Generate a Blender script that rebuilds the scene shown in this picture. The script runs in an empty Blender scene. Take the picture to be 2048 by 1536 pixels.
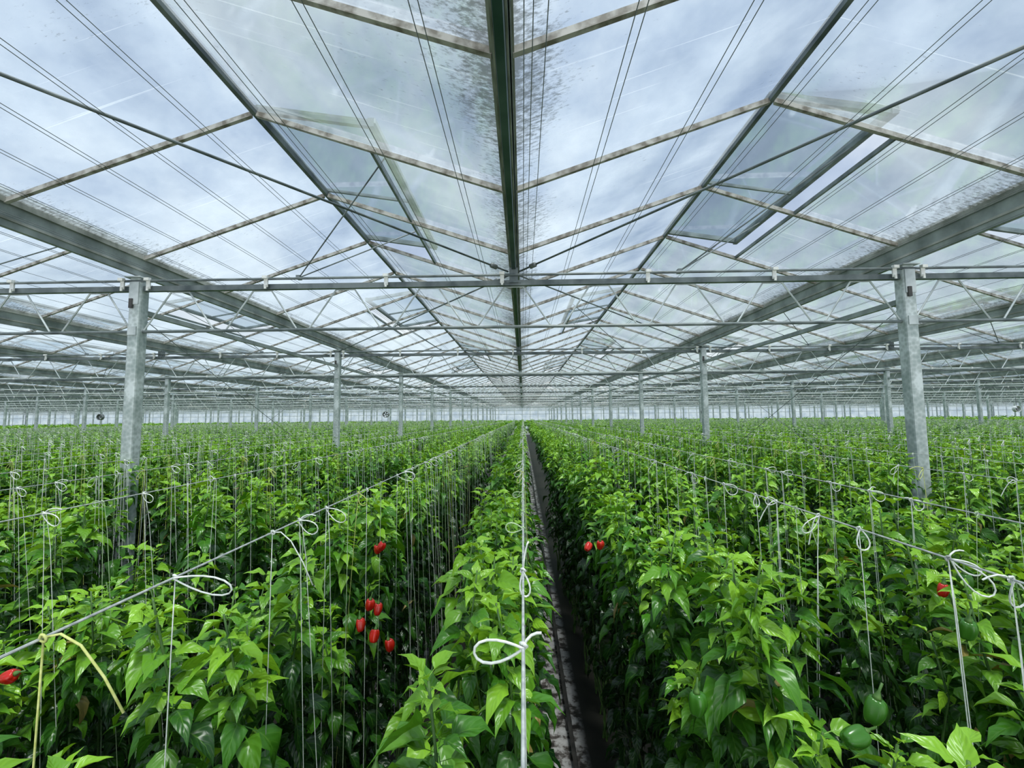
import bpy, math, random
import numpy as np
from mathutils import Vector, Matrix, Euler
random.seed(7); rng=np.random.default_rng(7)
S=bpy.context.scene
COL=S.collection
try:
    S.view_settings.view_transform='Standard'
    S.view_settings.look='None'
except Exception: pass

# ------------------------------------------------------------ constants
CZ=2.70; XG=-0.08
Z_RIDGE=5.12; Z_GUT=4.44; Z_POST=4.215; Z_TOP=4.10; Z_BOT=3.64; Z_WIRE=2.38
BAR0=3.18; PANE=1.25; TR0=4.45; BAY=5.0
NB_BACK=5; NB_FWD=52          # glazing bar index range
Y_BACK=BAR0-PANE*NB_BACK; Y_END=BAR0+PANE*NB_FWD
NT=13
KX=20                          # roofs each side
# ------------------------------------------------------------ mesh builder
class MB:
    def __init__(s): s.v=[]; s.f=[]; s.m=[]
    def beam(s,a,b,w,h,up=(0,0,1),mi=0):
        a=Vector(a);b=Vector(b);d=(b-a).normalized();up=Vector(up)
        if abs(d.dot(up))>.99: up=Vector((0,1,0))
        sd=d.cross(up).normalized();u=sd.cross(d).normalized()
        n=len(s.v)
        for p in(a,b):
            for i,j in((-1,-1),(1,-1),(1,1),(-1,1)):
                s.v.append(tuple(p+sd*(i*w/2)+u*(j*h/2)))
        for q in((0,1,2,3),(7,6,5,4),(0,4,5,1),(1,5,6,2),(2,6,7,3),(3,7,4,0)):
            s.f.append(tuple(n+k for k in q)); s.m.append(mi)
    def box(s,c,sx,sy,sz,mi=0):
        s.beam((c[0],c[1]-sy/2,c[2]),(c[0],c[1]+sy/2,c[2]),sx,sz,mi=mi)
    def tube(s,pts,r,n=6,mi=0,closed=False):
        pts=[Vector(p) for p in pts]; k=len(pts); base=len(s.v)
        ref=None
        for i,p in enumerate(pts):
            if closed: d=pts[(i+1)%k]-pts[(i-1)%k]
            else: d=pts[min(i+1,k-1)]-pts[max(i-1,0)]
            if d.length<1e-9: d=Vector((0,0,1))
            d.normalize()
            if ref is None:
                ref=Vector((0,0,1)) if abs(d.z)<.9 else Vector((1,0,0))
            sd=d.cross(ref)
            if sd.length<1e-4: sd=d.cross(Vector((0.3,1,.2)))
            sd.normalize(); ref=sd.cross(d).normalized()
            rr=r[i] if isinstance(r,(list,tuple)) else r
            for j in range(n):
                a=2*math.pi*j/n
                s.v.append(tuple(p+sd*math.cos(a)*rr+ref*math.sin(a)*rr))
        for i in range(k if closed else k-1):
            i2=(i+1)%k
            for j in range(n):
                j2=(j+1)%n
                s.f.append((base+i*n+j,base+i*n+j2,base+i2*n+j2,base+i2*n+j)); s.m.append(mi)
        if not closed:
            s.f.append(tuple(base+j for j in range(n))[::-1]); s.m.append(mi)
            s.f.append(tuple(base+(k-1)*n+j for j in range(n))); s.m.append(mi)
    def extrude(s,prof,y0,y1,mi=0,closed=True):
        n=len(s.v);k=len(prof)
        for y in(y0,y1):
            for x,z in prof: s.v.append((x,y,z))
        for i in range(k if closed else k-1):
            j=(i+1)%k
            s.f.append((n+i,n+j,n+k+j,n+k+i)); s.m.append(mi)
    def quad(s,a,b,c,d,mi=0):
        n=len(s.v); s.v+= [tuple(a),tuple(b),tuple(c),tuple(d)]; s.f.append((n,n+1,n+2,n+3)); s.m.append(mi)
    def mesh(s,name,mats,smooth=False):
        me=bpy.data.meshes.new(name); me.from_pydata(s.v,[],s.f)
        for m in mats: me.materials.append(m)
        if len(mats)>1: me.polygons.foreach_set('material_index',s.m)
        if smooth: me.polygons.foreach_set('use_smooth',[True]*len(s.f))
        me.update(); return me
def obj(name,me,loc=(0,0,0),parent=None,label=None,cat=None,group=None,kind=None,rot=None):
    o=bpy.data.objects.new(name,me); COL.objects.link(o); o.location=loc
    if rot: o.rotation_euler=rot
    if parent: o.parent=parent
    if label:o["label"]=label
    if cat:o["category"]=cat
    if group:o["group"]=group
    if kind:o["kind"]=kind
    return o
# ------------------------------------------------------------ materials
def mat(name):
    m=bpy.data.materials.new(name); m.use_nodes=True
    nt=m.node_tree; nt.nodes.clear()
    out=nt.nodes.new('ShaderNodeOutputMaterial')
    return m,nt,out
def N(nt,t,**k):
    n=nt.nodes.new(t)
    for a,b in k.items():
        if a=='inp':
            for i,v in b.items(): n.inputs[i].default_value=v
        else: setattr(n,a,b)
    return n
def ramp(nt,stops):
    n=nt.nodes.new('ShaderNodeValToRGB'); e=n.color_ramp.elements
    while len(e)<len(stops): e.new(.5)
    for i,(p,c) in enumerate(stops):
        e[i].position=p; e[i].color=(*c,1) if len(c)==3 else c
    return n
def simple(name,c1,c2,scale=8,rough=.5,metal=0,detail=4,stretch=None,lo=.35,hi=.65):
    m,nt,out=mat(name); L=nt.links.new
    tc=N(nt,'ShaderNodeTexCoord'); no=N(nt,'ShaderNodeTexNoise',inp={'Scale':scale,'Detail':detail})
    src=tc.outputs['Object']
    if stretch:
        mp=N(nt,'ShaderNodeMapping'); mp.inputs['Scale'].default_value=stretch; L(src,mp.inputs[0]); src=mp.outputs[0]
    L(src,no.inputs['Vector'])
    r=ramp(nt,[(lo,c1),(hi,c2)]); L(no.outputs['Fac'],r.inputs[0])
    b=N(nt,'ShaderNodeBsdfPrincipled',inp={'Roughness':rough,'Metallic':metal}); L(r.outputs[0],b.inputs['Base Color']); L(b.outputs[0],out.inputs[0])
    return m
M_steel=simple('galvanised_steel',(.34,.38,.385),(.62,.66,.66),6,.5,.1)
M_far=simple('haze_paled_galvanised_steel',(.44,.48,.48),(.64,.68,.67),6,.5,.0)  # steel lightened for distant parts, haze put into its colour
M_dark=simple('weathered_grey_steel',(.07,.09,.095),(.21,.24,.24),5,.5,.1)
M_gut=simple('gutter_shade_green_steel',(.02,.055,.047),(.07,.12,.11),3,.5,.1)  # centre gutter only: underside shade put into the dark green colour
M_gutg=simple('gutter_grey_steel',(.18,.21,.20),(.38,.42,.41),4,.55,.1)
M_flange=simple('gutter_flange',(.18,.19,.16),(.50,.50,.46),4,.6,.1)
M_bar=simple('weathered_aluminium_bar',(.17,.15,.12),(.46,.44,.40),11,.55,.0,lo=.38,hi=.58)
M_ridge=simple('ridge_steel',(.07,.09,.10),(.20,.23,.23),4,.55,.1)
M_vent=simple('vent_frame_aluminium',(.13,.16,.16),(.30,.34,.335),6,.5,.1)
M_brk=simple('white_bracket_plastic',(.65,.64,.60),(.82,.82,.79),30,.5)
M_wire=simple('grey_wire_rope',(.30,.32,.32),(.55,.57,.56),60,.5,.1)
M_cable=simple('thin_dark_cable',(.13,.145,.15),(.22,.24,.245),20,.5,.3)
M_str=simple('white_twine',(.58,.62,.56),(.80,.82,.78),90,.7)
M_strg=simple('pale_green_twine',(.36,.50,.28),(.54,.66,.42),90,.7)
M_stry=simple('yellow_twine',(.46,.50,.12),(.64,.67,.25),90,.7)
M_stem=simple('green_stem',(.03,.09,.014),(.09,.19,.035),20,.5)
M_red=simple('red_pepper_skin',(.30,.006,.003),(.50,.014,.006),14,.24)
M_grn=simple('green_pepper_skin',(.016,.085,.006),(.04,.15,.012),6,.25)
M_rail=simple('rail_pipe_paint',(.03,.03,.03),(.08,.075,.07),10,.5,.2)
M_fan=simple('fan_housing_grey',(.18,.19,.19),(.30,.31,.31),10,.5,.2)
M_fanw=simple('fan_housing_white',(.60,.62,.61),(.76,.77,.76),10,.5)
# mottled post
m,nt,out=mat('mottled_galvanised_post'); L=nt.links.new
tc=N(nt,'ShaderNodeTexCoord'); vo=N(nt,'ShaderNodeTexVoronoi',inp={'Scale':26}); no=N(nt,'ShaderNodeTexNoise',inp={'Scale':4,'Detail':6})
L(tc.outputs['Object'],vo.inputs['Vector']); L(tc.outputs['Object'],no.inputs['Vector'])
mx=N(nt,'ShaderNodeMath',operation='ADD'); sc=N(nt,'ShaderNodeMath',operation='MULTIPLY',inp={1:.30}); 
L(vo.outputs['Distance'],sc.inputs[0]); L(sc.outputs[0],mx.inputs[0]); L(no.outputs['Fac'],mx.inputs[1])
r=ramp(nt,[(.48,(.31,.37,.36)),(.64,(.43,.48,.47)),(.78,(.62,.67,.67))]); L(mx.outputs[0],r.inputs[0])
b=N(nt,'ShaderNodeBsdfPrincipled',inp={'Roughness':.5,'Metallic':.1}); L(r.outputs[0],b.inputs['Base Color']); L(b.outputs[0],out.inputs[0]); M_post=m
# glass
def glassmat(name,dirt=True,body=.22,tint=(.77,.84,.90,1)):
    m,nt,out=mat(name); L=nt.links.new
    geo=N(nt,'ShaderNodeNewGeometry'); sep=N(nt,'ShaderNodeSeparateXYZ'); L(geo.outputs['Position'],sep.inputs[0])
    tr=N(nt,'ShaderNodeBsdfTransparent',inp={0:tint})
    tl=N(nt,'ShaderNodeBsdfTranslucent',inp={0:(.57,.645,.70,1)})
    gl=N(nt,'ShaderNodeBsdfGlossy',inp={0:(.9,.95,1,1),'Roughness':.08})
    n1=N(nt,'ShaderNodeTexNoise',inp={'Scale':1.1,'Detail':8,'Roughness':.6}); L(geo.outputs['Position'],n1.inputs['Vector'])
    mr=N(nt,'ShaderNodeMapRange',inp={1:.3,2:.7,3:body*.2,4:body*2.0}); L(n1.outputs['Fac'],mr.inputs[0])
    fac=mr.outputs[0]
    if dirt:   # long faint pale scratches
        for rz,th_ in((.6,.705),(-.9,.71),(1.25,.72)):
            mp=N(nt,'ShaderNodeMapping'); mp.inputs['Rotation'].default_value=(0,0,rz); mp.inputs['Scale'].default_value=(.45,40,.1); L(geo.outputs['Position'],mp.inputs[0])
            ns=N(nt,'ShaderNodeTexNoise',inp={'Scale':1.0,'Detail':2}); L(mp.outputs[0],ns.inputs['Vector'])
            q=N(nt,'ShaderNodeMapRange',inp={1:th_,2:th_+.04,3:0,4:.25}); L(ns.outputs['Fac'],q.inputs[0])
            ad=N(nt,'ShaderNodeMath',operation='ADD',use_clamp=True); L(fac,ad.inputs[0]); L(q.outputs[0],ad.inputs[1]); fac=ad.outputs[0]
    mix=N(nt,'ShaderNodeMixShader'); L(fac,mix.inputs[0]); L(tr.outputs[0],mix.inputs[1]); L(tl.outputs[0],mix.inputs[2])
    lw=N(nt,'ShaderNodeLayerWeight',inp={0:.25}); f=N(nt,'ShaderNodeMath',operation='MULTIPLY',inp={1:.35}); L(lw.outputs['Fresnel'],f.inputs[0])
    mix2=N(nt,'ShaderNodeMixShader'); L(f.outputs[0],mix2.inputs[0]); L(mix.outputs[0],mix2.inputs[1]); L(gl.outputs[0],mix2.inputs[2])
    last=mix2
    if dirt:
        df=N(nt,'ShaderNodeBsdfDiffuse',inp={0:(.15,.145,.075,1)})
        sb=N(nt,'ShaderNodeMath',operation='SUBTRACT',inp={1:XG}); L(sep.outputs[0],sb.inputs[0])
        pp=N(nt,'ShaderNodeMath',operation='PINGPONG',inp={1:2.0}); L(sb.outputs[0],pp.inputs[0])
        near=N(nt,'ShaderNodeMapRange',inp={1:.03,2:.42,3:.25,4:-.065}); L(pp.outputs[0],near.inputs[0])
        ctr=N(nt,'ShaderNodeMath',operation='ABSOLUTE'); L(sb.outputs[0],ctr.inputs[0])
        cm=N(nt,'ShaderNodeMapRange',inp={1:.15,2:.6,3:.07,4:0}); L(ctr.outputs[0],cm.inputs[0])
        mp=N(nt,'ShaderNodeMapping'); mp.inputs['Scale'].default_value=(11,26,11); L(geo.outputs['Position'],mp.inputs[0])
        n2=N(nt,'ShaderNodeTexNoise',inp={'Scale':1.9,'Detail':5,'Roughness':.7}); L(mp.outputs[0],n2.inputs['Vector'])
        mp3=N(nt,'ShaderNodeMapping'); mp3.inputs['Scale'].default_value=(.9,.8,.9); L(geo.outputs['Position'],mp3.inputs[0])
        n3=N(nt,'ShaderNodeTexNoise',inp={'Scale':1.0,'Detail':3}); L(mp3.outputs[0],n3.inputs['Vector'])
        n3m=N(nt,'ShaderNodeMapRange',inp={1:.35,2:.65,3:-.10,4:.09}); L(n3.outputs['Fac'],n3m.inputs[0])
        a0_=N(nt,'ShaderNodeMath',operation='ADD'); L(near.outputs[0],a0_.inputs[0]); L(cm.outputs[0],a0_.inputs[1])
        a1=N(nt,'ShaderNodeMath',operation='ADD'); L(n2.outputs['Fac'],a1.inputs[0]); L(a0_.outputs[0],a1.inputs[1])
        a2=N(nt,'ShaderNodeMath',operation='ADD'); L(a1.outputs[0],a2.inputs[0]); L(n3m.outputs[0],a2.inputs[1])
        th=N(nt,'ShaderNodeMapRange',inp={1:.62,2:.84,3:0,4:.68}); L(a2.outputs[0],th.inputs[0])
        mix3=N(nt,'ShaderNodeMixShader'); L(th.outputs[0],mix3.inputs[0]); L(last.outputs[0],mix3.inputs[1]); L(df.outputs[0],mix3.inputs[2])
        last=mix3
    L(last.outputs[0],out.inputs[0]); return m
M_glass=glassmat('dirty_greenhouse_glass')
M_vglass=glassmat('vent_glass',False,.06,(.68,.77,.83,1))
M_wall=glassmat('hazy_wall_glazing',False,.6,(.85,.9,.92,1))
# leaf
m,nt,out=mat('pepper_leaf'); L=nt.links.new
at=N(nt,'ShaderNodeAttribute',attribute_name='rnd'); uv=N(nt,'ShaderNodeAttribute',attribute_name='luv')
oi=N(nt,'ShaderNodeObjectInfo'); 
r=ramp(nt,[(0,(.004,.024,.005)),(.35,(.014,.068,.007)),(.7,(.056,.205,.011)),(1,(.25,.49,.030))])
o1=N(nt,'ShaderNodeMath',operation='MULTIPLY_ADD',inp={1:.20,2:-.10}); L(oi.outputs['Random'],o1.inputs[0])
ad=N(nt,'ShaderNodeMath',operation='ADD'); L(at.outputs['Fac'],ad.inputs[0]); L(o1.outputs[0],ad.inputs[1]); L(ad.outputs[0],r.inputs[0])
sp=N(nt,'ShaderNodeSeparateXYZ'); L(uv.outputs['Vector'],sp.inputs[0])
ab=N(nt,'ShaderNodeMath',operation='ABSOLUTE'); L(sp.outputs[1],ab.inputs[0])
ma=N(nt,'ShaderNodeMath',operation='MULTIPLY_ADD',inp={1:-.24}); L(ab.outputs[0],ma.inputs[0]); L(sp.outputs[0],ma.inputs[2])
mk=N(nt,'ShaderNodeMath',operation='MULTIPLY',inp={1:44}); L(ma.outputs[0],mk.inputs[0])
sn=N(nt,'ShaderNodeMath',operation='SINE'); L(mk.outputs[0],sn.inputs[0])
sv=N(nt,'ShaderNodeMapRange',inp={1:.88,2:1,3:0,4:.18}); L(sn.outputs[0],sv.inputs[0])
mv=N(nt,'ShaderNodeMapRange',inp={1:0,2:.08,3:.5,4:0}); L(ab.outputs[0],mv.inputs[0])
mm=N(nt,'ShaderNodeMath',operation='MAXIMUM'); L(sv.outputs[0],mm.inputs[0]); L(mv.outputs[0],mm.inputs[1])
mc=N(nt,'ShaderNodeMix',data_type='RGBA'); mc.inputs[7].default_value=(.16,.35,.05,1); L(mm.outputs[0],mc.inputs[0]); L(r.outputs[0],mc.inputs[6])
wi=N(nt,'ShaderNodeMix',data_type='RGBA'); wi.inputs[7].default_value=(.34,.26,.08,1); L(sp.outputs[2],wi.inputs[0]); L(mc.outputs[2],wi.inputs[6]); mc=wi
bp=N(nt,'ShaderNodeBump',inp={'Strength':.2,'Distance':.003}); L(sn.outputs[0],bp.inputs['Height'])
pb=N(nt,'ShaderNodeBsdfPrincipled',inp={'Roughness':.33}); L(mc.outputs[2],pb.inputs['Base Color']); L(bp.outputs[0],pb.inputs['Normal'])
tl=N(nt,'ShaderNodeBsdfTranslucent'); 
hs=N(nt,'ShaderNodeMix',data_type='RGBA',blend_type='MULTIPLY'); hs.inputs[0].default_value=1; hs.inputs[7].default_value=(1.8,1.5,.5,1); L(mc.outputs[2],hs.inputs[6]); L(hs.outputs[2],tl.inputs[0])
mix=N(nt,'ShaderNodeMixShader',inp={0:.2}); L(pb.outputs[0],mix.inputs[1]); L(tl.outputs[0],mix.inputs[2]); L(mix.outputs[0],out.inputs[0]); M_leaf=m
# floor
m,nt,out=mat('floor_film_and_litter'); L=nt.links.new
geo=N(nt,'ShaderNodeNewGeometry'); no=N(nt,'ShaderNodeTexNoise',inp={'Scale':8,'Detail':7,'Roughness':.65}); L(geo.outputs['Position'],no.inputs['Vector'])
r=ramp(nt,[(.41,(.018,.013,.010)),(.47,(.11,.095,.085)),(.53,(.42,.405,.40)),(.75,(.62,.61,.61))]); L(no.outputs['Fac'],r.inputs[0])
sep=N(nt,'ShaderNodeSeparateXYZ'); L(geo.outputs['Position'],sep.inputs[0])
sb=N(nt,'ShaderNodeMath',operation='SUBTRACT',inp={1:.27}); L(sep.outputs[0],sb.inputs[0])
pp=N(nt,'ShaderNodeMath',operation='PINGPONG',inp={1:.8}); L(sb.outputs[0],pp.inputs[0])
ed=N(nt,'ShaderNodeMapRange',inp={1:.17,2:.24,3:0,4:1}); L(pp.outputs[0],ed.inputs[0])
mc=N(nt,'ShaderNodeMix',data_type='RGBA'); mc.inputs[7].default_value=(.012,.011,.007,1); L(ed.outputs[0],mc.inputs[0]); L(r.outputs[0],mc.inputs[6])
b=N(nt,'ShaderNodeBsdfPrincipled',inp={'Roughness':.6}); L(mc.outputs[2],b.inputs['Base Color']); L(b.outputs[0],out.inputs[0]); M_floor=m

# ------------------------------------------------------------ world + sun
w=bpy.data.worlds.new('overcast'); S.world=w; w.use_nodes=True; nt=w.node_tree; nt.nodes.clear(); L=nt.links.new
wo=N(nt,'ShaderNodeOutputWorld'); bg=N(nt,'ShaderNodeBackground',inp={1:1.08}); tc=N(nt,'ShaderNodeTexCoord')
no=N(nt,'ShaderNodeTexNoise',inp={'Scale':3.2,'Detail':7,'Roughness':.55}); L(tc.outputs['Generated'],no.inputs['Vector'])
r=ramp(nt,[(.32,(.29,.38,.54)),(.50,(.47,.57,.73)),(.67,(.80,.87,.94))]); L(no.outputs['Fac'],r.inputs[0])
sp=N(nt,'ShaderNodeSeparateXYZ'); L(tc.outputs['Generated'],sp.inputs[0])
hz=N(nt,'ShaderNodeMapRange',inp={1:-.02,2:.35,3:1,4:0}); L(sp.outputs[2],hz.inputs[0])
mx=N(nt,'ShaderNodeMix',data_type='RGBA'); mx.inputs[7].default_value=(.82,.90,.90,1); L(hz.outputs[0],mx.inputs[0]); L(r.outputs[0],mx.inputs[6]); L(mx.outputs[2],bg.inputs[0])
L(bg.outputs[0],wo.inputs[0])
sl=bpy.data.lights.new('soft_sun','SUN'); sl.energy=5.6; sl.angle=math.radians(16); sl.color=(1,.96,.84)
so=obj('soft_sun',sl); so.rotation_euler=(math.radians(12),math.radians(8),0)
s2=bpy.data.lights.new('low_fill_sun','SUN'); s2.energy=.85; s2.angle=math.radians(60); s2.color=(.95,.98,1)  # added fill lamp from behind the camera, brightens steel and foliage
so2=obj('low_fill_sun',s2); so2.rotation_euler=(math.radians(92),0,0)

# ------------------------------------------------------------ camera
cam=bpy.data.cameras.new('camera'); co=obj('camera',cam); cam.sensor_width=36; cam.lens=868/2048*36; cam.clip_start=.02; cam.clip_end=400
pitch=math.radians(4.41); yaw=math.radians(1.39); roll=math.radians(-.5)
R=Matrix.Rotation(yaw,4,'Z')@Matrix.Rotation(math.pi/2+pitch,4,'X')@Matrix.Rotation(roll,4,'Z')
co.matrix_world=Matrix.Translation((0,0,CZ))@R; S.camera=co

# ------------------------------------------------------------ floor, ceiling, walls
XL=XG-4*KX; XR=XG+4*KX
b=MB(); b.quad((XL,Y_BACK,0),(XR,Y_BACK,0),(XR,Y_END,0),(XL,Y_END,0))
obj('floor',b.mesh('floor',[M_floor]),kind='structure',label='white film floor strewn with dark leaf litter',cat='floor')
def vent_at(ridx,side,j):
    if abs(ridx)>7: return False
    ph=0 if side>0 else 4
    return j>=0 and j<26 and ((j-ph)%8) in (0,1)
VW=.92
b=MB()
for k in range(-KX,KX):
    xr=XG+4*k+2
    for side in(-1,1):
        for j in range(-NB_BACK,NB_FWD):
            y0=BAR0+PANE*j; y1=y0+PANE
            t=VW/2. if vent_at(k,side,j) else 0
            xa=xr+side*2*t; za=Z_RIDGE+(Z_GUT-Z_RIDGE)*t; xb=xr+side*2
            b.quad((xa,y0,za),(xb,y0,Z_GUT),(xb,y1,Z_GUT),(xa,y1,za))
obj('ceiling',b.mesh('ceiling',[M_glass]),kind='structure',label='pitched glass roof panes with algae streaks by the gutters',cat='roof')
def wall(name,a,bb,n):
    w_=MB(); a=Vector(a); bb=Vector(bb); up=Vector((0,0,1))
    w_.quad(a+up*.0,bb+up*.0,bb+up*.9,a+up*.9,1)
    w_.quad(a+up*.9,bb+up*.9,bb+up*4.44,a+up*4.44,0)
    for i in range(n+1):
        p=a.lerp(bb,i/n); w_.beam(p,p+up*4.44,.07,.07,up=(0,1,0),mi=2)
    for z in(.9,2.2,3.2,3.8,4.44): w_.beam(a+up*z,bb+up*z,.06,.06,mi=2)
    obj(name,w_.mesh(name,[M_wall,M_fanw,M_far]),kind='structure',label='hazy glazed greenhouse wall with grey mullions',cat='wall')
wall('wall_far',(XL,Y_END,0),(XR,Y_END,0),130)
wall('wall_left',(XL,Y_BACK,0),(XL,Y_END,0),40)
wall('wall_right',(XR,Y_BACK,0),(XR,Y_END,0),40)

# ------------------------------------------------------------ gutters / ridges / beams
g=MB(); prof=[(-.040,Z_GUT+.03),(-.020,4.235),(.020,4.235),(.040,Z_GUT+.03),(.052,Z_GUT+.03),(.052,Z_GUT+.045),(-.052,Z_GUT+.045),(-.052,Z_GUT+.03)]
g.extrude(prof,Y_BACK,Y_END)
for s_ in(-1,1): g.beam((s_*.050,Y_BACK,Z_GUT-.005),(s_*.050,Y_END,Z_GUT-.005),.016,.045,mi=1)
g.beam((-.031,Y_BACK,4.30),(-.031,Y_END,4.30),.010,.02,mi=1); g.beam((.031,Y_BACK,4.30),(.031,Y_END,4.30),.010,.02,mi=1)
gm=g.mesh('gutter',[M_gut,M_flange]); gm2=g.mesh('gutter_grey',[M_gutg,M_flange])
rm=MB(); rm.extrude([(-.018,Z_RIDGE-.035),(.018,Z_RIDGE-.035),(.025,Z_RIDGE+.01),(0,Z_RIDGE+.03),(-.025,Z_RIDGE+.01)],Y_BACK,Y_END); rme=rm.mesh('ridge',[M_ridge])
bm_=MB(); bm_.beam((0,TR0,3.86),(0,Y_END,3.86),.04,.055); bme=bm_.mesh('beam',[M_gutg])
for k in range(-KX,KX+1):
    if k==0: lb='steel gutter coloured dark green for its shade, with algae-stained edges above the centre row'
    else: lb='galvanised steel roof gutter carried on the trusses'
    obj('roof_gutter',gm if k==0 else gm2,(XG+4*k,0,0),label=lb,cat='gutter',group='parallel roof gutters')
    if k<KX: obj('ridge_bar',rme,(XG+4*k+2,0,0),label='thin dark steel ridge bar along the glass roof peak',cat='ridge beam',group='parallel roof ridges')
    if k%2: obj('longitudinal_beam',bme,(XG+4*k,0,0),label='grey steel beam linking a line of posts',cat='beam',group='beams along post lines')
# ------------------------------------------------------------ glazing bars
def barmesh(side):
    q=MB(); q.beam((side*.02,0,Z_RIDGE-.03),(side*1.95,0,Z_GUT-.01),.016,.04)
    q.beam((side*.02,0,Z_RIDGE-.05),(side*1.95,0,Z_GUT-.03),.030,.007)
    return q.mesh('glazing_bar',[M_bar])
bmL,bmR=barmesh(-1),barmesh(1)
cand=[]
for k in range(-KX,KX):
    for j in range(-NB_BACK,NB_FWD+1):
        y=BAR0+PANE*j
        for side in(-1,1):
            x=XG+4*k+2
            xc=x+side
            inview = y>0.9 and abs(xc)<1.3*y+2.2
            cand.append((math.hypot(xc,y) if inview else 1e3+abs(y)+abs(xc),x,y,side))
cand.sort(); far=MB()
for i,(d,x,y,side) in enumerate(cand):
    if i<300: obj('glazing_bar',bmR if side>0 else bmL,(x,y,0),label='weathered beige aluminium glazing bar, ridge to gutter',cat='glazing bar',group='sloping roof glazing bars')
    else: far.beam((x+side*.02,y,Z_RIDGE-.03),(x+side*1.95,y,Z_GUT),.028,.038)
obj('distant_glazing_bars',far.mesh('far_bars',[M_bar]),kind='stuff',label='many more weathered glazing bars across the roof',cat='glazing bars')
# ------------------------------------------------------------ vents
vn=0
drop=.12
for k in range(-7,7):
    xr=XG+4*k+2
    for side in(-1,1):
        for j in range(0,26):
            if vent_at(k,side,j) and vent_at(k,side,j+1):
                y0=BAR0+PANE*j; y1=y0+2*PANE
                if y0>24 or abs(xr)>1.3*y1+2.5: continue
                vn+=1
                q=MB(); z0=.03; X=side*VW; zo=-drop
                q.beam((0,.03,z0),(X,.03,zo),.04,.055); q.beam((0,2*PANE-.03,z0),(X,2*PANE-.03,zo),.04,.055)
                q.beam((0,PANE,z0),(X,PANE,zo),.02,.03)
                q.beam((X,0,zo),(X,2*PANE,zo),.05,.07); q.beam((0,0,z0),(0,2*PANE,z0),.02,.03)
                q.beam((X+side*.032,0,zo+.01),(X+side*.032,2*PANE,zo+.01),.012,.04,mi=1)
                o=obj('window_%d'%vn,q.mesh('vent_frame',[M_vent,M_steel]),(xr,y0,Z_RIDGE),kind='structure',label='open hinged roof vent with aluminium frame',cat='roof vent')
                q=MB(); q.quad((0,0,z0),(X,0,zo),(X,2*PANE,zo),(0,2*PANE,z0))
                obj('glass_pane',q.mesh('vent_glass',[M_vglass]),(0,0,0),parent=o)
                q=MB(); zs=(Z_GUT-Z_RIDGE)*VW/2-.02
                q.beam((X,0,zs),(X,2*PANE,zs),.022,.035)
                obj('sill',q.mesh('vent_sill',[M_vent]),(0,0,0),parent=o)
                yt=TR0-BAR0
                p0=(-side*.28,yt,4.20-Z_RIDGE)
                q=MB()
                q.tube([p0,(X,.40,zo-.02)],.007,6); q.tube([p0,(X,1.85,zo-.02)],.007,6)
                q.box((p0[0],p0[1],p0[2]),.04,.06,.04)
                obj('push_rod',q.mesh('push_rods',[M_dark]),(0,0,0),parent=o)
# ------------------------------------------------------------ trusses & posts
def truss_parts():
    P={}
    q=MB(); q.beam((-4,0,Z_TOP),(4,0,Z_TOP),.05,.055); P['top_chord']=(q,M_dark)
    q=MB(); q.tube([(-4,0,Z_BOT),(4,0,Z_BOT)],.017,6); P['bottom_chord']=(q,M_dark)
    q=MB(); n=9; w_=8/n
    for i in range(n):
        a=-4+w_*i; c=a+w_/2
        q.tube([(a+.07,0,Z_BOT+.015),(c-.10,0,Z_TOP-.04),(c+.10,0,Z_TOP-.04),(a+w_-.07,0,Z_BOT+.015)],.009,5)
    P['web_bars']=(q,M_steel)
    q=MB(); q.tube([(-4,-.05,Z_TOP+.075),(4,-.05,Z_TOP+.075)],.014,8); q.tube([(-4,.04,Z_TOP+.10),(4,.04,Z_TOP+.10)],.007,6); P['drive_pipe']=(q,M_dark)
    q=MB(); q.box((0,0,Z_TOP+.075),.09,.09,.16); q.box((0,0,Z_TOP+.01),.15,.07,.03); P['gutter_bracket']=(q,M_dark)
    return P
P=truss_parts(); PM={k:v[0].mesh(k,[v[1]]) for k,v in P.items()}
q=MB(); q.box((0,-.055,Z_TOP+.045),.040,.015,.12); q.box((0,-.075,Z_TOP+.085),.052,.03,.03); q.box((.0,-.068,Z_TOP-.015),.022,.01,.04)
clip=q.mesh('clip',[M_brk])
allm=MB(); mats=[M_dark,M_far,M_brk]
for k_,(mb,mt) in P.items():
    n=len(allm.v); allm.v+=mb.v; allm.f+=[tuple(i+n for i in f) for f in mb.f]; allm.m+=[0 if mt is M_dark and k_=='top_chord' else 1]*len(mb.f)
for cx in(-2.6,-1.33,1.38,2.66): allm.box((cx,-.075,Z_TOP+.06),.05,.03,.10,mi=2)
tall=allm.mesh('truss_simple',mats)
def postmesh():
    q=MB(); w_=.12; r_=.018
    pts=[]
    for cx,cy,a0 in((w_/2-r_,w_/2-r_,0),(-w_/2+r_,w_/2-r_,90),(-w_/2+r_,-w_/2+r_,180),(w_/2-r_,-w_/2+r_,270)):
        for a in(0,45,90):
            t_=math.radians(a0+a); pts.append((cx+r_*math.cos(t_),cy+r_*math.sin(t_)))
    n=len(pts)
    for z in(0,Z_POST-.01):
        for x,y in pts:q.v.append((x,y,z))
    for i in range(n):
        j=(i+1)%n; q.f.append((i,j,n+j,n+i)); q.m.append(0)
    q.f.append(tuple(range(n,2*n))); q.m.append(0)
    return q
pm=postmesh().mesh('post_tube',[M_post])
q=MB(); q.box((0,0,Z_POST-.005),.17,.20,.012); capm=q.mesh('cap_plate',[M_steel])
q=MB(); q.box((0,0,.01),.26,.26,.02); basem=q.mesh('base_plate',[M_steel])
q=MB(); q.box((0,-.066,Z_TOP-.06),.10,.012,.24); platem=q.mesh('joint_plate',[M_steel])
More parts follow.
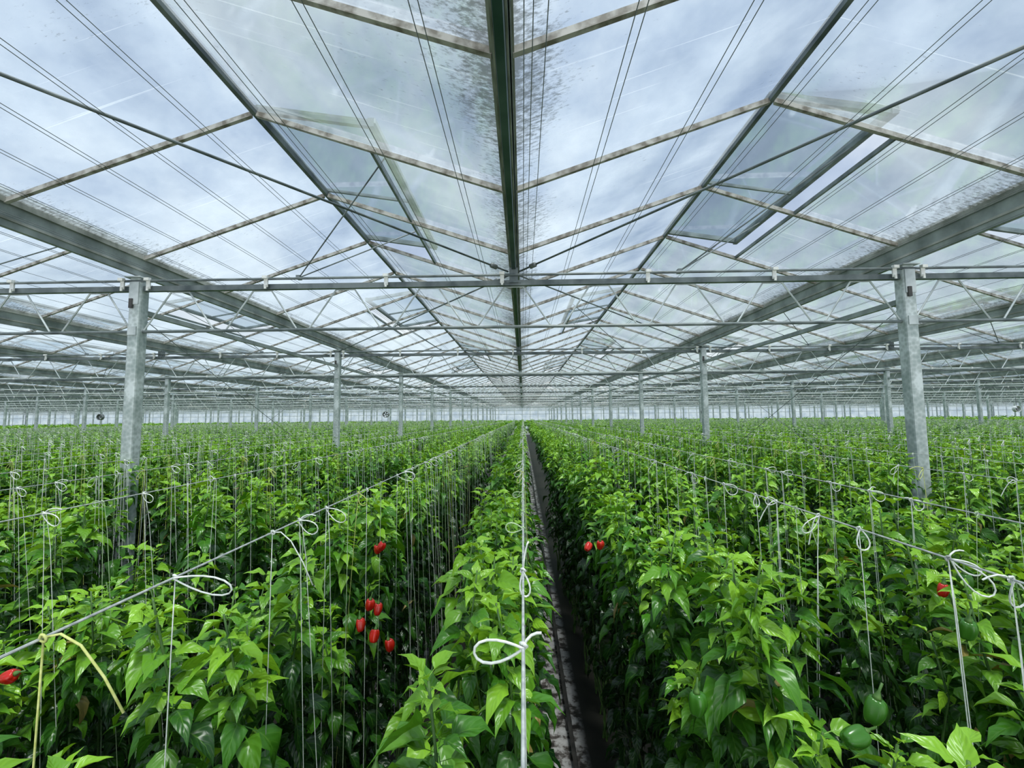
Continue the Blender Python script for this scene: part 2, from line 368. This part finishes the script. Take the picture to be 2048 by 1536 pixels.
q=MB(); q.box((0,-.066,Z_BOT),.09,.012,.09); platem2=q.mesh('joint_plate',[M_steel])
q=MB(); q.box((-.02,-.075,3.93),.035,.02,.10); hook=q.mesh('hook',[M_rail])
for t in range(0,NT):
    y=TR0+BAY*t
    for k in range(-KX//2,KX//2+1):
        xt=XG+8*k
        if abs(xt)-4<1.25*y+1 and abs(xt)<4*KX-3:
            if t<2 and abs(k)<=1:
                o=obj('lattice_truss',None,(xt,y,0),label='steel lattice truss spanning between posts with white clips',cat='truss',group='lattice trusses between posts')
                for nm,me in PM.items(): obj(nm,me,parent=o)
                for cx in(-3.86,-2.6,-1.33,-.12,1.38,2.66,3.86): obj('clip',clip,(cx,0,0),parent=o)
            else:
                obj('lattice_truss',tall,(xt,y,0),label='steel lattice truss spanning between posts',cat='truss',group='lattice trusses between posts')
        xp=xt+4
        if abs(xp)<1.25*y+5.5 and xp<XR-1 and xp>XL+1:
            if t<3 and abs(xp)<1.25*y+.6:
                o=obj('steel_post',pm,(xp,y,0),label='square galvanised steel post with mottled grey finish',cat='post',group='square steel posts')
                for nm,me in(('cap_plate',capm),('base_plate',basem),('joint_plate',platem),('joint_plate',platem2)): obj(nm,me,parent=o)
                if t<2: obj('hook',hook,parent=o)
            else: obj('steel_post',pm,(xp,y,0),label='square galvanised steel post',cat='post',group='square steel posts')
# ------------------------------------------------------------ wind brace rods
def brace(a,b_,lab='thin steel wind brace rod with turnbuckle'):
    a=Vector(a);b_=Vector(b_);d=(b_-a).normalized()
    q=MB(); q.tube([a,b_],.009,6); o=obj('brace_rod',q.mesh('rod',[M_dark],True),label=lab,cat='brace',group='roof wind braces')
    q=MB(); c=a+d*.22; q.tube([c-d*.05,c-d*.035,c+d*.035,c+d*.05],[.012,.026,.026,.012],8)
    obj('turnbuckle',q.mesh('tb',[M_cable],True),parent=o)
for s_ in(-1,1):
    brace((XG+s_*.06,TR0-.02,4.22),(XG+s_*4,TR0-BAY,4.22)); brace((XG+s_*.06,TR0+.02,4.19),(XG+s_*4,TR0+BAY,4.19))
def cable(a,b_,r_=.004):
    q=MB(); q.tube([a,b_],r_,5); obj('cross_brace_cable',q.mesh('cable',[M_cable]),label='thin diagonal steel cable bracing between posts',cat='cable',group='diagonal bracing cables')
cable((XG-4,4.5,3.8),(XG-4,9.4,1.6)); cable((XG-4,9.4,3.8),(XG-4,4.5,1.6)); cable((XG+4,9.4,3.8),(XG+4,4.5,1.6)); cable((XG+4,4.5,3.8),(XG+4,9.4,1.6))
# ------------------------------------------------------------ screen wires
q=MB(); q.tube([(0,Y_BACK,4.21),(0,Y_END,4.21)],.0021,4); sw=q.mesh('screen_wire',[M_cable])
xs=[]
for i in range(-30,31):
    xs.append(i*.42+.02)
    if abs(i)<12: xs.append(i*.42+.055)
xs+= [-.03,.11]
for x in xs: obj('screen_wire',sw,(x,0,0),label='thin taut wire running the length of the roof',cat='wire',group='overhead screen wires')
# ------------------------------------------------------------ crop wires, rails
q=MB(); q.tube([(0,.05,0)]+[(0,y,0) for y in np.arange(1,Y_END,3.)],.0023,6); cw=q.mesh('crop_wire',[M_wire])
def rowx(k): return -.15+.8*k
def wirex(k):
    return {0:-.003,1:.94,2:1.45,-1:-.715,-2:-1.68}.get(k,rowx(k)+.1)
for k in range(-30,31):
    obj('crop_wire',cw,(wirex(k),0,Z_WIRE),label='taut grey support wire running above a crop row',cat='wire',group='wires above the crop rows')
q=MB()
q.tube([(0,.2,.10),(0,Y_END-1,.10)],.018,8)
for y in np.arange(.8,20,1.6): q.box((0,y,.04),.05,.05,.08)
rl=q.mesh('rail',[M_rail])
for k in range(-3,4):
    for s_ in(-.14,.10): obj('rail_pipe',rl,(.27+1.6*k+s_,0,0),label='dark steel heating rail pipe lying along the path',cat='pipe rail',group='rail pipes in the paths')

# ------------------------------------------------------------ leaves
HU=np.array([0,.22,.27,.37,.50,.67,.85,1.]); HW=np.array([.05,.05,.55,1.,.93,.58,.20,.005]); HV=np.array([-1,-.5,0,.5,1.])
MU=np.array([0,.25,.42,.70,1.]); MW=np.array([.04,.4,1.,.55,.01]); MV=np.array([-1,0,1.])
FU=np.array([.2,.5,1.]); FW=np.array([.3,1,.03]); FV=np.array([-1,0,1.])
def leaves(P,az,el,Ln,W,curl,roll,U,WP,V,r,wither=None):
    n=len(P); nu=len(U); nv=len(V)
    ang=el[:,None]-curl[:,None]*U[None,:]**1.3
    du=np.diff(U,prepend=0)
    am=ang.copy(); am[:,1:]=(ang[:,1:]+ang[:,:-1])/2
    hx=np.cumsum(np.cos(am)*du,axis=1)*Ln[:,None]; hz=np.cumsum(np.sin(am)*du,axis=1)*Ln[:,None]
    ca,sa=np.cos(az),np.sin(az)
    C=np.stack([P[:,0,None]+hx*ca[:,None],P[:,1,None]+hx*sa[:,None],P[:,2,None]+hz],-1)
    T=np.stack([np.cos(ang)*ca[:,None],np.cos(ang)*sa[:,None],np.sin(ang)],-1)
    side=np.stack([-sa,ca,np.zeros(n)],-1)[:,None,:].repeat(nu,1)
    nrm=np.cross(T,side)
    nrm=np.where(nrm[...,2:3]<0,-nrm,nrm)
    cr,sr=np.cos(roll)[:,None,None],np.sin(roll)[:,None,None]
    s2=side*cr+nrm*sr; n2=nrm*cr-side*sr
    wv=(WP[None,:]*W[:,None])
    if wither is not None: wv=wv*np.where(wither,.55,1.)[:,None]
    off=s2[:,:,None,:]*(wv[:,:,None]*V[None,None,:])[...,None]
    fs_=r.uniform(.2,1.0,(n,1,1))
    fold=(np.abs(V)**1.2)[None,None,:]*fs_
    wave=.28*np.sin(U[None,:,None]*16+r.random((n,1,1))*6.28)*np.abs(V)[None,None,:]
    if nv>3: fold=fold+np.array([-.18,.09,0,.09,-.18])[None,None,:]
    off=off+n2[:,:,None,:]*(wv[:,:,None]*(fold+wave))[...,None]
    VV=(C[:,:,None,:]+off).reshape(-1,3)
    idx=np.arange(nu*nv).reshape(nu,nv)
    F=np.stack([idx[:-1,:-1],idx[1:,:-1],idx[1:,1:],idx[:-1,1:]],-1).reshape(-1,4)
    F=(F[None]+(np.arange(n)*nu*nv)[:,None,None]).reshape(-1,4)
    luv=np.zeros((n,nu,nv,3)); luv[...,0]=U[None,:,None]; luv[...,1]=V[None,None,:]
    if wither is not None: luv[...,2]=np.where(wither,.9,0.)[:,None,None]
    return VV,F,luv.reshape(-1,3)
def npmesh(name,V,F,luv,rn,mats,extra=None):
    nv0=len(V); nf0=len(F)
    if extra and extra.v:
        ev=np.array(extra.v); ef=[f for f in extra.f]
        eq=np.array([f for f in ef if len(f)==4])+nv0
        V=np.vstack([V,ev]); F=np.vstack([F,eq]); luv=np.vstack([luv,np.zeros((len(ev),3))]); rn=np.concatenate([rn,np.full(len(ev),.5)])
    me=bpy.data.meshes.new(name)
    me.vertices.add(len(V)); me.vertices.foreach_set('co',V.astype(np.float32).ravel())
    me.loops.add(len(F)*4); me.loops.foreach_set('vertex_index',F.astype(np.int32).ravel())
    me.polygons.add(len(F)); me.polygons.foreach_set('loop_start',np.arange(0,len(F)*4,4,dtype=np.int32))
    for mt in mats: me.materials.append(mt)
    if extra: 
        mi=np.zeros(len(F),np.int32); mi[nf0:]=1; me.polygons.foreach_set('material_index',mi)
    me.polygons.foreach_set('use_smooth',np.ones(len(F),bool))
    me.update(calc_edges=True)
    a=me.attributes.new('rnd','FLOAT','POINT'); a.data.foreach_set('value',rn.astype(np.float32))
    a=me.attributes.new('luv','FLOAT_VECTOR','POINT'); a.data.foreach_set('vector',luv.astype(np.float32).ravel())
    return me
TOP=2.28
def plant(seed,U,WP,V,zmin=.55,step=.044,big=1.0,wit=0.,ns=4,spr=.40):
    r=np.random.default_rng(seed); P=[];az=[];el=[];Ln=[];cu=[];ro=[];rn=[];wt=[]
    st=MB()
    for s_ in range(ns):
        a0=2*math.pi*s_/ns+r.random()*1.2; top=max(TOP-r.random()**1.3*spr,zmin+.2)
        rad=.06+.12*r.random()
        ph=r.random()*6
        def sp_(z):
            t=min(1,z/1.0)
            return (rad*t*math.cos(a0)+.022*math.sin(z*9+ph),rad*t*math.sin(a0)+.022*math.cos(z*8+ph),z)
        zz=np.linspace(0,top,12); st.tube([sp_(z) for z in zz],[.008-.005*z/top for z in zz],5)
        z=zmin+r.random()*.1; a=r.random()*6.28
        while z<top:
            f=(top-z)
            a+=2.4+r.normal()*.35
            for q_ in range(4 if f<.40 else 3 if f<.8 else 2):
                aa=a+q_*1.75
                P.append(sp_(z+.01*r.normal())); az.append(aa)
                if f<.08: e=.95-r.random()*.8; l=.05+.05*r.random(); c=.5+r.random()*.7
                elif f<.28: e=.55-r.random()*.6; l=.09+.055*r.random(); c=.8+r.random()*.9
                else: e=.25-r.random()*.7; l=.11+.07*r.random(); c=1.0+r.random()*1.0
                el.append(e);Ln.append(l*big*(.75+.45*r.random()));cu.append(c);ro.append(r.normal()*.42)
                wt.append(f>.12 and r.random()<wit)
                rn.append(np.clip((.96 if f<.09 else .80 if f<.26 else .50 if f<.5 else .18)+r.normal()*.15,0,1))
            z+=step*(1.15 if f>.3 else .8)*(.8+.4*r.random())
    P=np.array(P);Ln=np.array(Ln)
    VV,F,luv=leaves(P,np.array(az),np.array(el),Ln,Ln*.19,np.array(cu),np.array(ro),U,WP,V,r,np.array(wt))
    k=len(U)*len(V)
    return VV,F,luv,np.repeat(np.array(rn),k),st
hi=[]; 
for i in range(9):
    VV,F,luv,rn,st=plant(100+i,HU,HW,HV,wit=.003 if i<8 else .16)
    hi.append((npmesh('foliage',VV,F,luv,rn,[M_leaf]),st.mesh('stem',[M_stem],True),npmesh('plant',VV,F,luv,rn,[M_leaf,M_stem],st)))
plants=[]
r=np.random.default_rng(5)
for k in range(-75,76):
    y=.30+.13*(k%3); 
    x0=rowx(k)
    if k==1: x0=.69
    if k==0: x0=-.15
    while y<Y_END-1.5:
        dy=.31 if y<14 else .38 if y<24 else (.50 if y<38 else .8)
        x=x0+r.normal()*(.05 if k==1 else .10 if k==2 else .03 if k==0 else .05); zt=1.0+r.normal()*.034
        if r.random()<.15: zt-=.08
        yy=y+r.normal()*.05
        ratio=x/max(yy,.1)
        if x<-2. and yy<4.4 and abs(ratio+.93)<.10:
            zt=.66 if yy<3.2 else .60
        if k==-2 and 1.6<yy<2.3: zt=.92
        if x>2.8 and yy<4.4 and abs(ratio-.88)<.06: zt=.94
        zt=min(zt,1.035)
        if yy<.9: zt=min(zt,.97)
        if abs(x)<1.32*yy+1.2: plants.append((math.hypot(x,yy),x,yy,zt))
        y+=dy
plants.sort()
near=[]
labs=['bushy green pepper plant with drooping pointed leaves','leafy pepper plant trained up white twine']
for i,(d,x,y,zt) in enumerate(plants[:300]):
    wit=abs(x-1.15)<.5 and .85<y<1.3
    fm,sm,pmn=hi[8 if wit else i%8]; rz=r.random()*6.28; sc=(1.0,1.0,zt)
    if i<70:
        o=obj('pepper_plant',sm,(x,y,0),label='pepper plant with some yellowed withered leaves' if wit else labs[0],cat='plant',group='pepper plants in rows',rot=(0,0,rz)); o.scale=sc
        obj('foliage',fm,parent=o)
        near.append((o,x,y))
    else:
        o=obj('pepper_plant',pmn,(x,y,0),label=labs[1],cat='plant',group='pepper plants in rows',rot=(0,0,rz)); o.scale=sc
Vs=[];Fs=[];Ls=[];Rs=[];nv=0
mid=[plant(200+i,MU,MW,MV,zmin=1.45,step=.068,big=1.1,ns=4,spr=.32)[:4] for i in range(6)]
lo=[plant(300+i,FU,FW,FV,zmin=1.75,step=.12,big=1.5,ns=4,spr=.26)[:4] for i in range(6)]
lo2=[plant(400+i,FU,FW,FV,zmin=1.95,step=.16,big=2.3,ns=3,spr=.15)[:4] for i in range(6)]
for i,(d,x,y,zt) in enumerate(plants[300:]):
    src=(mid if d<17 else lo if d<38 else lo2)[i%6]
    a=r.random()*6.28; ca,sa=math.cos(a),math.sin(a)
    v=src[0]; s_=.95 if d<38 else 1.2
    vv=np.stack([(v[:,0]*ca-v[:,1]*sa)*s_+x,(v[:,0]*sa+v[:,1]*ca)*s_+y,v[:,2]*zt],-1)
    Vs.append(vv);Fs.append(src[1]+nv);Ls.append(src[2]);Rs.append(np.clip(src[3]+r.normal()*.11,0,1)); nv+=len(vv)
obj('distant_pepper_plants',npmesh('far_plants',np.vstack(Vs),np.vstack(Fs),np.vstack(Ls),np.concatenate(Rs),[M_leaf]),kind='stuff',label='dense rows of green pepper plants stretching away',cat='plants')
print('plants',len(plants),'far faces',sum(len(f) for f in Fs),'hi',len(hi[0][0].polygons))

# ------------------------------------------------------------ bell peppers
def pepper_mesh(mt):
    q=MB(); nu,nvv=24,14
    for i in range(nvv+1):
        t=i/nvv; ph=math.pi*t
        for j in range(nu):
            a=2*math.pi*j/nu
            lobe=1+.22*abs(math.cos(2*a))-.12+.05*math.sin(a+1)
            rr=.034*(math.sin(ph)**.42 if 0<t<1 else 0)*lobe*(1.10-.34*t)
            z=-.085*t+ (.012*(1-min(1,rr/.025)) *(-1 if t<.3 else 1) if (t<.2 or t>.85) else 0)
            q.v.append((rr*math.cos(a)+.004*math.sin(t*4),rr*math.sin(a),z))
    for i in range(nvv):
        for j in range(nu):
            j2=(j+1)%nu; q.f.append((i*nu+j,(i+1)*nu+j,(i+1)*nu+j2,i*nu+j2)); q.m.append(0)
    return q.mesh('bell_pepper',[mt],True)
pr,pg=pepper_mesh(M_red),pepper_mesh(M_grn)
q=MB(); q.tube([(0,0,-.010),(0,0,-.002),(.002,0,.012),(.006,0,.035)],[.014,.011,.004,.004],8); fs=q.mesh('fruit_stem',[M_stem],True)
bpy.context.view_layer.update()
def pepper(x,y,z,red=True,rot=(0,0,0),s=.75):
    o,_,_=min(near,key=lambda t:(t[1]-x)**2+(t[2]-y)**2)
    c=obj('bell_pepper',pr if red else pg,label='glossy ripe red bell pepper' if red else 'glossy unripe green bell pepper')
    M=Matrix.Translation((x,y,z))@Euler(rot).to_matrix().to_4x4()@Matrix.Diagonal((s,s,s*1.25,1))
    c.parent=o; c.matrix_parent_inverse=o.matrix_world.inverted(); c.matrix_basis=M
    obj('fruit_stem',fs,parent=c)
for p in((-.56,1.62,2.03,1,(.1,.2,0)),(-.585,1.58,1.98,1,(-.2,0,1)),(-.53,1.59,1.94,1,(.2,.3,2)),(-.495,1.62,1.89,1,(0,-.2,0)),(-.545,1.66,2.0,1,(0,.1,1)),
  (-.66,1.98,2.12,1,(.2,0,0)),(-.62,1.95,2.14,1,(0,.5,0)),(.34,2.00,2.13,1,(.3,0,0)),(.30,2.04,2.11,1,(0,.9,1)),
  (1.37,1.50,2.13,1,(0,.2,0)),(-1.32,1.15,2.03,1,(0,1.2,0)),
  (.74,.98,2.09,0,(0,.3,0)),(.69,.95,2.04,0,(0,1.4,.3)),(.40,1.08,2.04,0,(0,0,0)),(-.27,.82,2.06,0,(0,0,0)),(1.42,1.48,2.17,0,(0,0,1)),(1.19,1.24,2.13,0,(.2,0,0))):
    pepper(p[0],p[1],p[2]+.02,bool(p[3]),p[4],.50 if p[3] else .62)

# ------------------------------------------------------------ strings
def bow(q,D,Ls,Ws,rad,S_=None,tail=None,n=6):
    D=Vector(D).normalized(); S_=Vector(S_) if S_ else D.cross(Vector((0,1,.15))).normalized()
    pts=[]
    for i in range(17):
        t=2*math.pi*i/16
        pts.append(D*Ls*(1-math.cos(t))/2+S_*Ws*.75*math.sin(t)*abs(math.sin(t/2))+Vector((0,-.006,0)))
    q.tube(pts,rad,n)
    q.tube([(-.004,0,.004),(0,-.004,.006),(.005,0,.0),(0,.004,-.007),(-.005,0,0)],rad*1.4,n)
    if tail:
        T=Vector(tail); q.tube([Vector((0,0,0)),T*.2+Vector((0,0,.16*T.length)),T*.45+Vector((0,0,.22*T.length)),T*.75+Vector((0,0,.14*T.length)),T],rad,n)
def strands(q,sl,rad,n=5,ln=1.5,two=False,dy=0):
    q.tube([(0,0,0),(sl*.1,dy*.1,-.12),(sl,dy,-ln)],rad,n)
    if two: q.tube([(0.004,.004,0),(sl*.15+.01,dy*.1+.01,-.12),(sl+.05,dy+.04,-ln)],rad,n)
def string_obj(x,y,mt,sl,bowargs,two=False,rad=.0017,split=True,lab=None):
    q=MB(); strands(q,sl,rad*.7,two=two)
    o=obj('support_string',q.mesh('strand',[mt],True),(x,y,Z_WIRE),label=lab or 'white twine hanging from a crop wire, tied in a bow',cat='string',group='plant support strings')
    q=MB(); 
    for ba in bowargs: bow(q,*ba[0],**ba[1])
    obj('knot_loop',q.mesh('knot_loop',[mt],True),parent=o)
used=[]
def H(k,d,*a,**kw):
    y=d+.025; used.append((k,y)); string_obj(wirex(k),y,*a,**kw)
H(0,.61,M_str,-.012,[((( -1,.1,-.14),.070,.030,.0020),dict(tail=(.026,.0,.018)))])
H(0,.91,M_str,.01,[(((.12,0,-1),.05,.018,.0020),dict(tail=(.012,.0,.06)))])
H(0,1.26,M_strg,-.01,[(((-1,0,.1),.05,.025,.0018),{})])
H(-1,.874,M_str,-.01,[(((1,0,-.18),.125,.032,.0018),{})])
H(-1,1.22,M_str,.0,[(((.3,0,.1),.01,.01,.0016),dict(tail=(.12,0,-.145)))])
H(-1,1.56,M_str,.0,[(((1,0,-.6),.085,.035,.0018),{})],two=True)
H(-1,.629,M_stry,-.01,[(((.3,0,.1),.01,.01,.0018),dict(tail=(.128,0,-.105)))],rad=.0022,lab='yellow-green twine with a curling loose end')
H(-1,1.87,M_stry,-.10,[(((.5,0,-.8),.06,.03,.0016),{})],lab='yellow-green twine tied to a crop wire')
H(-1,2.45,M_str,.0,[(((1,0,-.1),.10,.045,.0020),{})])
H(1,1.246,M_str,.03,[(((.15,0,-1),.058,.03,.0020),{})])
H(1,.989,M_str,.05,[(((.9,0,-.8),.115,.036,.0018),{}),(((.9,0,-.45),.07,.02,.0018),dict(tail=(.035,0,.016)))],two=True)
H(1,1.53,M_strg,.02,[(((.1,0,-1),.02,.01,.0016),dict(tail=(.07,0,-.14)))],lab='pale green twine with a dangling loose end')
H(1,1.79,M_str,.06,[(((0,0,-1),.05,.02,.0020),{})])
H(1,2.07,M_str,.02,[(((.8,0,-.6),.07,.04,.0020),{})])
variants=[]
rr=random.Random(3)
for i in range(14):
    mt=M_str if i%4 else (M_strg if i%8 else M_stry)
    a=rr.uniform(-1.4,.1); sgn=rr.choice((-1,1)); D=(sgn*math.cos(a),rr.uniform(-.3,.3),math.sin(a)); sl=rr.uniform(-.06,.06)
    Ls=rr.uniform(.035,.085); Ws=rr.uniform(.015,.035); tl=(rr.uniform(-.06,.06),.02,rr.uniform(-.10,.01)); two=i%3!=1
    if i%3==1: Ls=.012; Ws=.006; tl=None
    q=MB(); strands(q,sl,.0012,4,two=two,dy=rr.uniform(-.1,.1)); s1=q.mesh('strand',[mt])
    q=MB(); bow(q,D,Ls,Ws,.0018,tail=tl,n=4); s2=q.mesh('knot_loop',[mt])
    q=MB(); strands(q,sl,.0017,3,two=two); bow(q,D,Ls,Ws,.0022,tail=tl,n=3)
    qf=MB(); strands(qf,sl,.0029,3,two=False,ln=.7); bow(qf,D,Ls*1.1,Ws*1.1,.0034,tail=tl,n=3)
    variants.append((s1,s2,q.mesh('string',[mt]),qf))
sc=[]
for k in range(-34,35):
    y=.55+rr.random()*.2
    if k==0: y=1.5
    while y<38:
        x=wirex(k)
        if abs(x)<1.25*y+.3 and not any(kk==k and abs(yy-y)<.09 for kk,yy in used): sc.append((math.hypot(x,y),x,y))
        y+=.20*rr.uniform(.7,1.3) if y<10 else .34
sc.sort(); far={0:MB(),1:MB()}
for i,(d,x,y) in enumerate(sc):
    v=variants[rr.randrange(14)]
    if i<70:
        o=obj('support_string',v[0],(x,y,Z_WIRE),label='white twine hanging from a crop wire, tied in a bow',cat='string',group='plant support strings'); obj('knot_loop',v[1],parent=o)
    elif i<285: obj('support_string',v[2],(x,y,Z_WIRE),label='twine hanging from a crop wire, tied in a bow',cat='string',group='plant support strings')
    else:
        fm=far[0]; q=v[3]; n=len(fm.v)
        fm.v+=[(a+x,b_+y,c+Z_WIRE) for a,b_,c in q.v]; fm.f+=[tuple(j+n for j in f) for f in q.f]; fm.m+=[1 if i%2==0 else 0]*len(q.f)
obj('distant_strings',far[0].mesh('far_strings',[M_strg,M_str]),kind='stuff',label='hundreds more white strings hanging over the crop',cat='strings')
print('strings',len(sc))
# ------------------------------------------------------------ fans
def fan(x,y,z,white):
    mt=M_fanw if white else M_fan
    q=MB()
    ring=lambda R_,yy:[(R_*math.cos(a),yy,R_*math.sin(a)) for a in np.linspace(0,2*math.pi,24,endpoint=False)]
    q.tube(ring(.16,-.07),.016,6,closed=True); q.tube(ring(.16,.07),.016,6,closed=True)
    n=len(q.v); 
    for yy in(-.07,.07): q.v+=ring(.165,yy)
    for i in range(24): j=(i+1)%24; q.f.append((n+i,n+j,n+24+j,n+24+i)); q.m.append(0)
    o=obj('circulation_fan',q.mesh('fan_housing',[mt],True),(x,y,z),label='small white round circulation fan hanging from the truss' if white else 'small dark round circulation fan hanging from the truss',cat='fan',group='hanging circulation fans')
    q=MB(); q.tube([(0,-.05,0),(0,.05,0)],.045,10)
    for a in np.linspace(0,2*math.pi,5,endpoint=False):
        ca,sa=math.cos(a),math.sin(a)
        q.quad((.04*ca,-.02,.04*sa),(.14*ca-.04*sa,-.03,.14*sa+.04*ca),(.14*ca+.05*sa,.03,.14*sa-.05*ca),(.04*ca+.02*sa,.02,.04*sa-.02*ca))
    obj('blades',q.mesh('blades',[M_fan]),parent=o)
    q=MB(); q.tube([(0,0,.16),(0,0,Z_BOT-z)],.012,6); obj('hanger',q.mesh('hanger',[M_dark]),parent=o)
for x,k,wh in((-24.3,4,0),(-7.75,4,0),(10.1,4,0),(27,4,1)):
    fan(x,TR0+BAY*k,2.93,wh)
